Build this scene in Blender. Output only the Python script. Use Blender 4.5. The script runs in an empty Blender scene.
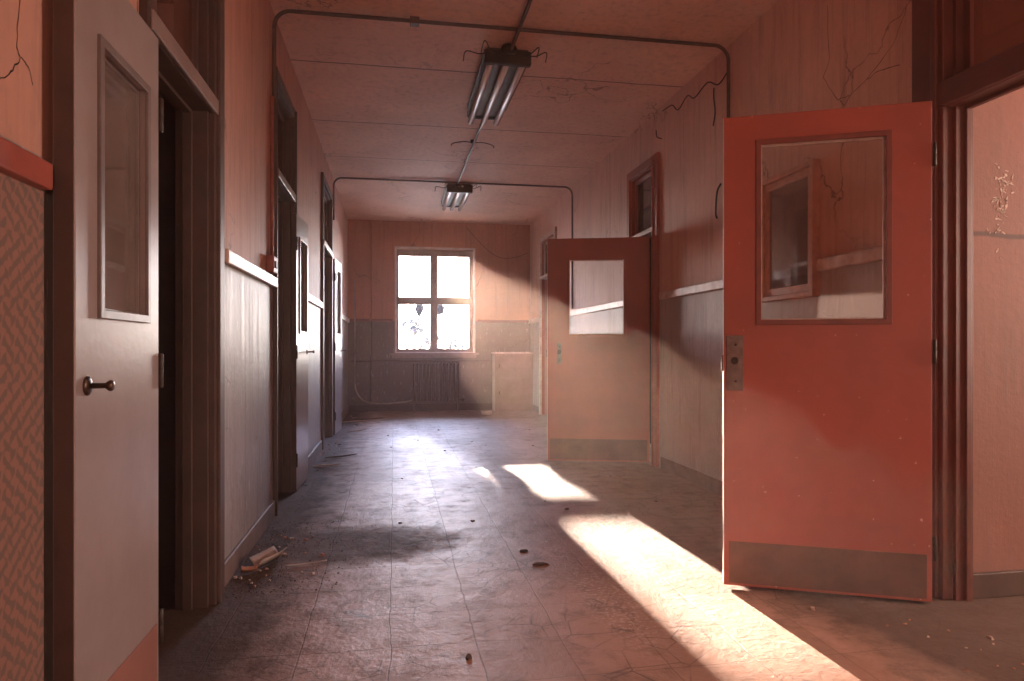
import bpy, bmesh, math, random
from mathutils import Vector, Matrix, Euler
random.seed(7)
C = bpy.context.scene.collection
SC = bpy.context.scene

# ---------------------------------------------------------------- camera
cam_d = bpy.data.cameras.new('camera')
cam_d.sensor_width = 36.0
cam_d.lens = 36.0 * 683.0 / 1024.0
cam_d.shift_y = 7.5 / 1024.0
cam_d.clip_start = 0.05
cam = bpy.data.objects.new('camera', cam_d); C.objects.link(cam)
cam.location = (0, 0, 1.05)
cam.rotation_euler = (math.radians(90), 0, -math.radians(9.802))
SC.camera = cam

# ---------------------------------------------------------------- view, world, sun, area lights
SC.view_settings.view_transform = 'Standard'
SC.view_settings.look = 'None'
SC.view_settings.gamma = 1.0
SC.view_settings.exposure = 1.4
SC.cycles.use_denoising = True
SC.cycles.max_bounces = 10
SC.cycles.diffuse_bounces = 6
SC.cycles.volume_bounces = 1
SC.cycles.volume_step_rate = 4.0
SC.cycles.sample_clamp_indirect = 8.0

w = bpy.data.worlds.new('sky'); SC.world = w; w.use_nodes = True
nt = w.node_tree; nt.nodes.clear()
wo = nt.nodes.new('ShaderNodeOutputWorld'); bg = nt.nodes.new('ShaderNodeBackground')
tc = nt.nodes.new('ShaderNodeTexCoord'); sx = nt.nodes.new('ShaderNodeSeparateXYZ')
cr = nt.nodes.new('ShaderNodeValToRGB')
cr.color_ramp.elements[0].position = 0.0; cr.color_ramp.elements[0].color = (0.55, 0.40, 0.30, 1)
cr.color_ramp.elements[1].position = 0.62; cr.color_ramp.elements[1].color = (0.50, 0.62, 1.0, 1)
e = cr.color_ramp.elements.new(0.52); e.color = (1.0, 0.90, 0.84, 1)
mp = nt.nodes.new('ShaderNodeMath'); mp.operation = 'MULTIPLY_ADD'; mp.inputs[1].default_value = 0.5; mp.inputs[2].default_value = 0.5
nt.links.new(tc.outputs['Generated'], sx.inputs[0]); nt.links.new(sx.outputs[2], mp.inputs[0])
# the bright veil of low sky around the sun
dp = nt.nodes.new('ShaderNodeVectorMath'); dp.operation = 'DOT_PRODUCT'; dp.inputs[1].default_value = Vector((-0.033, 1, 0.185)).normalized()
nt.links.new(tc.outputs['Generated'], dp.inputs[0])
mx = nt.nodes.new('ShaderNodeMath'); mx.operation = 'MAXIMUM'; mx.inputs[1].default_value = 0.0; nt.links.new(dp.outputs['Value'], mx.inputs[0])
pw = nt.nodes.new('ShaderNodeMath'); pw.operation = 'POWER'; pw.inputs[1].default_value = 30.0; nt.links.new(mx.outputs[0], pw.inputs[0])
gl = nt.nodes.new('ShaderNodeVectorMath'); gl.operation = 'SCALE'; gl.inputs[0].default_value = (0.8, 0.66, 0.55); nt.links.new(pw.outputs[0], gl.inputs['Scale'])
ad = nt.nodes.new('ShaderNodeVectorMath'); ad.operation = 'ADD'
nt.links.new(mp.outputs[0], cr.inputs[0]); nt.links.new(cr.outputs[0], ad.inputs[0]); nt.links.new(gl.outputs[0], ad.inputs[1]); nt.links.new(ad.outputs[0], bg.inputs[0]); nt.links.new(bg.outputs[0], wo.inputs[0])
bg.inputs[1].default_value = 18.0

def light(name, kind, loc, energy, color, direction=None, size=None, size_y=None, angle=None):
    d = bpy.data.lights.new(name, kind); d.energy = energy; d.color = color
    if size: d.shape = 'RECTANGLE'; d.size = size; d.size_y = size_y
    if angle is not None: d.angle = angle
    o = bpy.data.objects.new(name, d); C.objects.link(o); o.location = loc
    if direction: o.rotation_euler = Vector(direction).to_track_quat('-Z', 'Y').to_euler()
    return o
light('sun', 'SUN', (0, 20, 8), 36.0, (1.0, 0.84, 0.70), (0.033, -1, -0.185), angle=math.radians(0.5))
po = light('window_portal', 'AREA', (0.66, 11.66, 1.8), 1, (1, 1, 1), (0, -1, 0), 1.3, 1.7)
po.data.cycles.is_portal = True
# unseen fill lamps added behind the viewpoint and in the side room
light('rear_fill_light', 'AREA', (0.9, -3.85, 1.15), 27, (1.0, 0.64, 0.50), (0, 1, 0.25), 1.9, 1.5)
light('side_room_fill_light', 'AREA', (5.1, 1.15, 1.7), 66, (1.0, 0.74, 0.60), (-1, 0.12, 0.0), 1.4, 1.4)

# ---------------------------------------------------------------- material helpers
def mat(name):
    m = bpy.data.materials.new(name); m.use_nodes = True
    n = m.node_tree; b = n.nodes['Principled BSDF']
    return m, n, b
def N(n, t, **k):
    o = n.nodes.new(t)
    for a, v in k.items():
        if a.startswith('i_'):
            o.inputs[int(a[2:])].default_value = v
        else: setattr(o, a, v)
    return o
def objco(n, scale=(1, 1, 1)):
    t = N(n, 'ShaderNodeTexCoord'); m = N(n, 'ShaderNodeMapping')
    m.inputs['Scale'].default_value = scale
    n.links.new(t.outputs['Object'], m.inputs[0])
    return m.outputs[0]
def noise(n, vec, scale, detail=4, rough=0.6):
    o = N(n, 'ShaderNodeTexNoise'); o.inputs['Scale'].default_value = scale
    o.inputs['Detail'].default_value = detail; o.inputs['Roughness'].default_value = rough
    n.links.new(vec, o.inputs['Vector']); return o.outputs['Fac']
def ramp(n, fac, stops):
    r = N(n, 'ShaderNodeValToRGB'); el = r.color_ramp.elements
    while len(el) < len(stops): el.new(0.5)
    for q, (p, c) in zip(el, stops):
        q.position = p; q.color = (c if hasattr(c, '__len__') else (c, c, c)) + ((1,) if hasattr(c, '__len__') and len(c) == 3 else ()) if hasattr(c, '__len__') else (c, c, c, 1)
    n.links.new(fac, r.inputs[0]); return r.outputs[0]
def mix(n, fac, a, b, kind='MIX'):
    o = N(n, 'ShaderNodeMix', data_type='RGBA', blend_type=kind)
    for s, v in ((0, fac), (6, a), (7, b)):
        if isinstance(v, bpy.types.NodeSocket): n.links.new(v, o.inputs[s])
        else: o.inputs[s].default_value = v if s == 0 else (tuple(v) + (1,))[:4]
    return o.outputs[2]
def math_(n, op, a, b=0.0, c=None):
    o = N(n, 'ShaderNodeMath', operation=op)
    for i, v in enumerate((a, b) if c is None else (a, b, c)):
        if isinstance(v, bpy.types.NodeSocket): n.links.new(v, o.inputs[i])
        else: o.inputs[i].default_value = v
    return o.outputs[0]
def bump(n, b, h, strength=0.3, dist=0.01):
    o = N(n, 'ShaderNodeBump'); o.inputs['Strength'].default_value = strength; o.inputs['Distance'].default_value = dist
    n.links.new(h, o.inputs['Height']); n.links.new(o.outputs[0], b.inputs['Normal'])

def painted(name, col, col2=None, rough=0.45, scale=6, amt=1.0, chips=None, metallic=0.0, bstr=0.15):
    m, n, b = mat(name)
    v = objco(n)
    col2 = col2 or tuple(c * 0.6 for c in col)
    f = noise(n, v, scale, 6, 0.65)
    f = ramp(n, f, [(0.35, 0.0), (0.68, amt)])
    c = mix(n, f, col, col2)
    if chips:
        g = noise(n, v, 38, 3, 0.5)
        k = ramp(n, g, [(0.70, 0.0), (0.73, 1.0)])
        c = mix(n, k, c, chips)
    n.links.new(c, b.inputs['Base Color'])
    b.inputs['Roughness'].default_value = rough; b.inputs['Metallic'].default_value = metallic
    bump(n, b, noise(n, v, 45, 4), bstr, 0.004)
    return m

def plaster(name, upper, upper2, lower=None, lower2=None, split=1.46, axis_cracks=(), rough_lower=0.5, stain=(0.16, 0.08, 0.055)):
    """old wall paint: one colour above the dado line, another below, both mottled and run with drips"""
    m, n, b = mat(name)
    v = objco(n)
    big = noise(n, v, 1.6, 5, 0.6)
    fine = noise(n, v, 26, 5, 0.7)
    streak = noise(n, objco(n, (9, 9, 0.55)), 2.2, 5, 0.7)
    mott = math_(n, 'MULTIPLY_ADD', fine, 0.35, math_(n, 'MULTIPLY', big, 0.65))
    cu = mix(n, ramp(n, mott, [(0.38, 0.0), (0.64, 1.0)]), upper, upper2)
    cu = mix(n, ramp(n, streak, [(0.50, 0.0), (0.78, 0.45)]), cu, stain)
    rgh = None
    if lower:
        cl = mix(n, ramp(n, mott, [(0.38, 0.0), (0.64, 1.0)]), lower, lower2)
        cl = mix(n, ramp(n, streak, [(0.52, 0.0), (0.75, 0.5)]), cl, stain)
        cl = mix(n, ramp(n, noise(n, objco(n, (7, 7, 1.2)), 6, 4, 0.7), [(0.60, 0.0), (0.68, 0.55)]), cl, (0.62, 0.52, 0.50))
        s = N(n, 'ShaderNodeSeparateXYZ'); t = N(n, 'ShaderNodeTexCoord'); n.links.new(t.outputs['Object'], s.inputs[0])
        g = N(n, 'ShaderNodeMath', operation='GREATER_THAN'); n.links.new(s.outputs[2], g.inputs[0]); g.inputs[1].default_value = split
        c = mix(n, g.outputs[0], cl, cu)
        b.inputs['Specular IOR Level'].default_value = 0.4
        rgh = math_(n, 'ADD', math_(n, 'MULTIPLY_ADD', g.outputs[0], 0.62 - rough_lower, rough_lower), math_(n, 'MULTIPLY', math_(n, 'SUBTRACT', streak, 0.5), 0.35))
        n.links.new(rgh, b.inputs['Roughness'])
    else:
        c = cu; b.inputs['Roughness'].default_value = 0.7
    # hairline cracks
    vo = N(n, 'ShaderNodeTexVoronoi', feature='DISTANCE_TO_EDGE'); vo.inputs['Scale'].default_value = 0.9
    wob = N(n, 'ShaderNodeVectorMath', operation='MULTIPLY_ADD')
    nz = N(n, 'ShaderNodeTexNoise'); nz.inputs['Scale'].default_value = 2.6; nz.inputs['Detail'].default_value = 6
    n.links.new(v, nz.inputs['Vector']); n.links.new(nz.outputs['Color'], wob.inputs[0]); wob.inputs[1].default_value = (0.7, 0.7, 0.7); n.links.new(v, wob.inputs[2])
    n.links.new(wob.outputs[0], vo.inputs['Vector'])
    ck = ramp(n, vo.outputs['Distance'], [(0.0, 1.0), (0.006, 0.0)])
    ck = math_(n, 'MULTIPLY', ck, ramp(n, noise(n, v, 0.8, 2), [(0.52, 0.0), (0.6, 0.75)]))
    c = mix(n, ck, c, (0.05, 0.025, 0.018))
    for ax, at, wdt in axis_cracks:
        s2 = N(n, 'ShaderNodeSeparateXYZ'); n.links.new(wob_small(n, v), s2.inputs[0])
        d = math_(n, 'ABSOLUTE', math_(n, 'SUBTRACT', s2.outputs[ax], at))
        k = ramp(n, math_(n, 'DIVIDE', d, wdt), [(0.4, 0.8), (1.0, 0.0)])
        c = mix(n, k, c, (0.06, 0.03, 0.022))
    n.links.new(c, b.inputs['Base Color'])
    bump(n, b, math_(n, 'ADD', fine, math_(n, 'MULTIPLY', streak, 0.6)), 0.35, 0.006)
    return m
def wob_small(n, v):
    nz = N(n, 'ShaderNodeTexNoise'); nz.inputs['Scale'].default_value = 3.5; nz.inputs['Detail'].default_value = 4
    n.links.new(v, nz.inputs['Vector'])
    o = N(n, 'ShaderNodeVectorMath', operation='MULTIPLY_ADD'); n.links.new(nz.outputs['Color'], o.inputs[0])
    o.inputs[1].default_value = (0.03, 0.03, 0.03); n.links.new(v, o.inputs[2]); return o.outputs[0]

SAL = (0.58, 0.285, 0.21); SAL2 = (0.47, 0.25, 0.19)
LOW = (0.33, 0.28, 0.275); LOW2 = (0.26, 0.215, 0.20)
M = {}
M['wall_left'] = plaster('left wall paint', SAL, SAL2, LOW, LOW2)
M['wall_right'] = plaster('right wall paint', (0.72, 0.42, 0.32), (0.60, 0.34, 0.26), (0.44, 0.37, 0.35), (0.34, 0.27, 0.245), 1.5)
M['wall_end'] = plaster('end wall paint', (0.52, 0.19, 0.105), (0.40, 0.16, 0.09), (0.15, 0.105, 0.092), (0.11, 0.078, 0.068), 1.5)
M['ceiling'] = plaster('ceiling distemper', (0.80, 0.49, 0.37), (0.66, 0.38, 0.29), axis_cracks=((1, 5.22, 0.012), (1, 6.55, 0.010), (1, 7.75, 0.008)), stain=(0.20, 0.115, 0.085))
M['room_red'] = plaster('side room red plaster', (0.26, 0.098, 0.068), (0.21, 0.088, 0.062), axis_cracks=((2, 1.545, 0.014),))
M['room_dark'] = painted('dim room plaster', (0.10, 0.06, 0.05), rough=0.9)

def floor_mat():
    m, n, b = mat('worn floor tiles')
    v = objco(n)
    br = N(n, 'ShaderNodeTexBrick'); br.offset = 0.0; br.squash = 1.0
    br.inputs['Scale'].default_value = 1.0; br.inputs['Brick Width'].default_value = 0.305; br.inputs['Row Height'].default_value = 0.305
    br.inputs['Mortar Size'].default_value = 0.0028; br.inputs['Mortar Smooth'].default_value = 0.3
    br.inputs['Color1'].default_value = (0.48, 0.275, 0.21, 1); br.inputs['Color2'].default_value = (0.40, 0.23, 0.175, 1); br.inputs['Mortar'].default_value = (0.27, 0.155, 0.12, 1)
    n.links.new(wob_small(n, v), br.inputs['Vector'])
    c = br.outputs['Color']
    big = noise(n, v, 1.1, 6, 0.65); mid = noise(n, v, 7, 6, 0.7); fine = noise(n, v, 42, 5, 0.7)
    c = mix(n, ramp(n, big, [(0.40, 0.0), (0.66, 0.45)]), c, (0.24, 0.15, 0.12))
    c = mix(n, ramp(n, mid, [(0.50, 0.0), (0.66, 0.6)]), c, (0.17, 0.10, 0.078))
    c = mix(n, ramp(n, fine, [(0.66, 0.0), (0.74, 0.6)]), c, (0.11, 0.065, 0.05))
    # crazed tiles
    vo = N(n, 'ShaderNodeTexVoronoi', feature='DISTANCE_TO_EDGE'); vo.inputs['Scale'].default_value = 7.5
    n.links.new(wob_small(n, v), vo.inputs['Vector'])
    ck = math_(n, 'MULTIPLY', ramp(n, vo.outputs['Distance'], [(0.0, 1.0), (0.03, 0.0)]), ramp(n, noise(n, v, 1.7, 3), [(0.46, 0.0), (0.58, 0.8)]))
    c = mix(n, ck, c, (0.08, 0.05, 0.04))
    # grime drifted along the left wall and across by the first door
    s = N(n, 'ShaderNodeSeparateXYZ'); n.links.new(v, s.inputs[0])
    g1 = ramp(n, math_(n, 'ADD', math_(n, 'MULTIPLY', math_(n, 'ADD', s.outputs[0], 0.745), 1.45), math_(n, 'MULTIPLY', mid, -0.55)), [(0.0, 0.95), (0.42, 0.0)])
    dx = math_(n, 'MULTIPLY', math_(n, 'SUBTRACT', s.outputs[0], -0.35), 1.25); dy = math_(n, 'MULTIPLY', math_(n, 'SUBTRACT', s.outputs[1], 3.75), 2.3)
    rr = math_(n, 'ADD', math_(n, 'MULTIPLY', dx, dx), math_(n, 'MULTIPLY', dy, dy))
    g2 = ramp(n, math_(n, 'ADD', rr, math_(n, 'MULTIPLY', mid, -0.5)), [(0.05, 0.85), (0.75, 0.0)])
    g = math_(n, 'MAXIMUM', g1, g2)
    # dirt, with the red door's shade painted into it, by the side room
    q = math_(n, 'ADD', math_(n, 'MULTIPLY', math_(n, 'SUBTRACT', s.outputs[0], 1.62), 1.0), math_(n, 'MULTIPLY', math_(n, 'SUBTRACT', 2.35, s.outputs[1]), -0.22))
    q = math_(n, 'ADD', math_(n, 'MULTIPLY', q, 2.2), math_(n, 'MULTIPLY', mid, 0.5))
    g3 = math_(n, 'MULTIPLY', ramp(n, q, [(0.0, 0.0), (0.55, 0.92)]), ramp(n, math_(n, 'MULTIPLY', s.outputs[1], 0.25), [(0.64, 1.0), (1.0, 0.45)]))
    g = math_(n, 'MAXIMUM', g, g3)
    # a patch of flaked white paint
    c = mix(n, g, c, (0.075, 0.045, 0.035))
    px = math_(n, 'MULTIPLY', math_(n, 'SUBTRACT', s.outputs[0], 0.88), 7.0); py = math_(n, 'MULTIPLY', math_(n, 'SUBTRACT', s.outputs[1], 2.75), 1.7)
    pr = ramp(n, math_(n, 'ADD', math_(n, 'MULTIPLY', px, px), math_(n, 'MULTIPLY', py, py)), [(0.2, 1.0), (1.0, 0.0)])
    sp = math_(n, 'MULTIPLY', pr, ramp(n, noise(n, v, 55, 4, 0.7), [(0.53, 0.0), (0.58, 0.7)]))
    c = mix(n, sp, c, (0.62, 0.50, 0.46))
    n.links.new(c, b.inputs['Base Color'])
    n.links.new(ramp(n, math_(n, 'MULTIPLY_ADD', fine, 0.35, math_(n, 'MULTIPLY', big, 0.65)), [(0.40, 0.42), (0.60, 0.12)]), b.inputs['Specular IOR Level'])
    ro = math_(n, 'MULTIPLY_ADD', mid, 0.45, math_(n, 'MULTIPLY_ADD', g, 0.35, 0.24))
    n.links.new(ro, b.inputs['Roughness'])
    h = math_(n, 'ADD', math_(n, 'MULTIPLY', mid, 0.7), math_(n, 'MULTIPLY', br.outputs['Fac'], -0.4))
    h = math_(n, 'ADD', h, math_(n, 'MULTIPLY', fine, 0.35))
    bump(n, b, h, 0.6, 0.018)
    return m
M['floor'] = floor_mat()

def wallpaper_mat():
    m, n, b = mat('damask wallpaper')
    v = objco(n)
    s = N(n, 'ShaderNodeSeparateXYZ'); n.links.new(v, s.inputs[0])
    ky = math_(n, 'MULTIPLY', s.outputs[1], 66.0); sz = math_(n, 'SINE', math_(n, 'MULTIPLY', s.outputs[2], 84.0))
    o1 = math_(n, 'SINE', math_(n, 'MULTIPLY_ADD', sz, 1.1, ky)); o2 = math_(n, 'SINE', math_(n, 'MULTIPLY_ADD', sz, -1.1, ky))
    og = math_(n, 'ABSOLUTE', math_(n, 'MULTIPLY', o1, o2))
    mo = math_(n, 'SINE', math_(n, 'MULTIPLY_ADD', math_(n, 'SINE', math_(n, 'MULTIPLY', s.outputs[1], 132.0)), 2.4, math_(n, 'MULTIPLY', s.outputs[2], 190.0)))
    f = math_(n, 'ADD', math_(n, 'MULTIPLY', og, 1.1), math_(n, 'MULTIPLY', mo, 0.30))
    f = math_(n, 'ADD', f, math_(n, 'MULTIPLY', math_(n, 'SUBTRACT', noise(n, v, 60, 4), 0.5), 0.9))
    c = mix(n, ramp(n, f, [(0.25, 0.0), (0.50, 1.0)]), (0.17, 0.11, 0.09), (0.28, 0.14, 0.11))
    n.links.new(c, b.inputs['Base Color']); b.inputs['Roughness'].default_value = 0.8
    return m
M['wallpaper'] = wallpaper_mat()
M['dark_wood'] = painted('dark brown paint', (0.085, 0.045, 0.034), (0.055, 0.03, 0.024), 0.5, 9)
M['mauve_paint'] = painted('mauve grey door paint', (0.30, 0.235, 0.225), (0.24, 0.175, 0.16), 0.33, 3)
M['mauve_trim'] = painted('mauve grey frame paint', (0.25, 0.17, 0.155), (0.18, 0.12, 0.105), 0.4, 4)
M['red_paint'] = painted('red door paint', (0.44, 0.086, 0.054), (0.35, 0.074, 0.048), 0.5, 2.2, chips=(0.66, 0.30, 0.22), bstr=0.08)
M['red_trim'] = painted('dark red frame paint', (0.15, 0.042, 0.03), (0.10, 0.032, 0.024), 0.45, 6)
M['rust_paint'] = painted('rust red door paint', (0.36, 0.09, 0.055), (0.26, 0.075, 0.048), 0.5, 2.5)
M['kick_red'] = painted('dull kick plate', (0.19, 0.075, 0.052), (0.12, 0.05, 0.037), 0.7, 5)
M['kick_mauve'] = painted('reddish kick plate', (0.32, 0.13, 0.10), (0.24, 0.10, 0.08), 0.4, 5)
M['bead_dark'] = painted('dark glazing bead', (0.26, 0.055, 0.036), rough=0.5)
M['bead_mauve'] = painted('mauve glazing bead', (0.20, 0.15, 0.14), rough=0.35)
M['rail_pale'] = painted('scuffed pale rail paint', (0.66, 0.52, 0.46), (0.45, 0.28, 0.22), 0.4, 12)
M['rail_red'] = painted('brick red rail paint', (0.36, 0.085, 0.06), (0.26, 0.07, 0.05), 0.45, 12)
M['rail_end'] = painted('faded red rail paint', (0.26, 0.085, 0.06), (0.18, 0.07, 0.05), 0.5, 12)
M['baseboard'] = painted('baseboard paint', (0.22, 0.14, 0.12), (0.12, 0.075, 0.06), 0.5, 8)
M['window_paint'] = painted('window paint', (0.27, 0.18, 0.155), (0.19, 0.12, 0.10), 0.4, 9)
M['window_edge'] = painted('pale window casing', (0.62, 0.50, 0.45), (0.48, 0.34, 0.29), 0.4, 9)
M['brass'] = painted('tarnished brass', (0.12, 0.07, 0.05), (0.06, 0.04, 0.03), 0.35, 30, metallic=0.8)
M['steel'] = painted('dull steel plate', (0.20, 0.13, 0.11), (0.11, 0.07, 0.06), 0.42, 30, metallic=0.5)
M['black_iron'] = painted('blackened metal', (0.045, 0.028, 0.022), rough=0.5, metallic=0.3)
M['conduit'] = painted('sooty conduit', (0.11, 0.06, 0.045), (0.06, 0.035, 0.028), 0.55, 20)
M['conduit_red'] = painted('overpainted red conduit', (0.40, 0.13, 0.09), (0.24, 0.08, 0.06), 0.5, 20)
M['radiator'] = painted('radiator enamel', (0.15, 0.10, 0.085), (0.10, 0.065, 0.055), 0.42, 14)
M['pipe_pale'] = painted('pale pipe paint', (0.42, 0.31, 0.27), rough=0.4)
M['cabinet'] = painted('cabinet enamel', (0.34, 0.22, 0.18), (0.26, 0.17, 0.135), 0.42, 5)
M['tube'] = painted('frosted lamp glass', (0.74, 0.62, 0.56), (0.66, 0.54, 0.48), 0.18, 4, bstr=0.0)
M['reflector'] = painted('enamelled lamp tray', (0.38, 0.27, 0.23), (0.22, 0.14, 0.12), 0.3, 8)
M['frame_wood'] = painted('reddish picture frame wood', (0.58, 0.31, 0.23), (0.42, 0.20, 0.14), 0.3, 20)
M['paper'] = painted('dusty paper', (0.52, 0.42, 0.38), (0.40, 0.30, 0.26), 0.8, 12)
M['chip'] = painted('pale plaster chip', (0.60, 0.45, 0.38), (0.45, 0.30, 0.24), 0.8, 20)
M['chip_red'] = painted('orange paint chip', (0.55, 0.25, 0.16), rough=0.8)
M['dirt'] = painted('dark grit', (0.10, 0.06, 0.045), (0.05, 0.03, 0.025), 0.95, 30)
M['bark'] = painted('bark', (0.03, 0.022, 0.018), rough=0.9)
M['ground'] = painted('outdoor ground', (0.30, 0.27, 0.20), rough=0.95)
M['edge_wood'] = painted('bare pale door edge', (0.78, 0.62, 0.54), (0.6, 0.42, 0.34), 0.4, 12)

def leaf_mat():
    m, n, b = mat('sunlit leaves'); n.nodes.remove(b)
    out = n.nodes['Material Output']
    d = N(n, 'ShaderNodeBsdfDiffuse'); t = N(n, 'ShaderNodeBsdfTranslucent'); x = N(n, 'ShaderNodeMixShader')
    d.inputs[0].default_value = (0.035, 0.04, 0.05, 1); t.inputs[0].default_value = (0.05, 0.05, 0.04, 1); x.inputs[0].default_value = 0.5
    n.links.new(d.outputs[0], x.inputs[1]); n.links.new(t.outputs[0], x.inputs[2]); n.links.new(x.outputs[0], out.inputs[0])
    return m
M['leaf'] = leaf_mat()
def glass_mat(name, tint, gloss=1.0, dirt=0.0, dirtcol=(0.4, 0.3, 0.27)):
    """thin window glass: see-through with a fresnel reflection and a film of grime"""
    m, n, b = mat(name); n.nodes.remove(b); out = n.nodes['Material Output']
    t = N(n, 'ShaderNodeBsdfTransparent'); t.inputs[0].default_value = tint + (1,)
    g = N(n, 'ShaderNodeBsdfGlossy'); g.inputs['Roughness'].default_value = 0.04
    fr = N(n, 'ShaderNodeFresnel'); fr.inputs[0].default_value = 1.45
    x = N(n, 'ShaderNodeMixShader'); n.links.new(math_(n, 'MULTIPLY', fr.outputs[0], gloss), x.inputs[0])
    n.links.new(t.outputs[0], x.inputs[1]); n.links.new(g.outputs[0], x.inputs[2])
    res = x.outputs[0]
    if dirt > 0:
        v = objco(n); d = N(n, 'ShaderNodeBsdfDiffuse'); d.inputs[0].default_value = dirtcol + (1,)
        y = N(n, 'ShaderNodeMixShader'); n.links.new(ramp(n, noise(n, v, 5, 6, 0.7), [(0.3, dirt * 0.4), (0.7, dirt)]), y.inputs[0])
        n.links.new(res, y.inputs[1]); n.links.new(d.outputs[0], y.inputs[2]); res = y.outputs[0]
    n.links.new(res, out.inputs[0]); return m
M['glass'] = glass_mat('clear pane', (0.96, 0.95, 0.94), 1.0)
M['glass_door'] = glass_mat('door pane', (0.96, 0.93, 0.91), 0.6, 0.05)
M['glass_dusty'] = glass_mat('dusty pane', (0.85, 0.78, 0.74), 1.2, 0.22, (0.45, 0.33, 0.29))
M['glass_dim'] = glass_mat('dim transom pane', (0.6, 0.45, 0.4), 1.0, 0.30, (0.34, 0.15, 0.11))
def picture_mat():
    m, n, b = mat('print with painted reflection')
    v = objco(n); s = N(n, 'ShaderNodeSeparateXYZ'); n.links.new(v, s.inputs[0])
    f = math_(n, 'ADD', math_(n, 'MULTIPLY', s.outputs[2], 1.1), math_(n, 'MULTIPLY', noise(n, v, 5, 5), 0.7))  # grey reflection of the glass painted into the print, paler downwards
    c = ramp(n, f, [(0.10, (0.62, 0.48, 0.43)), (0.38, (0.50, 0.42, 0.42)), (0.62, (0.36, 0.29, 0.275)), (0.85, (0.24, 0.18, 0.16))])
    n.links.new(c, b.inputs['Base Color']); b.inputs['Roughness'].default_value = 0.4
    return m
M['print'] = picture_mat()

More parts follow.
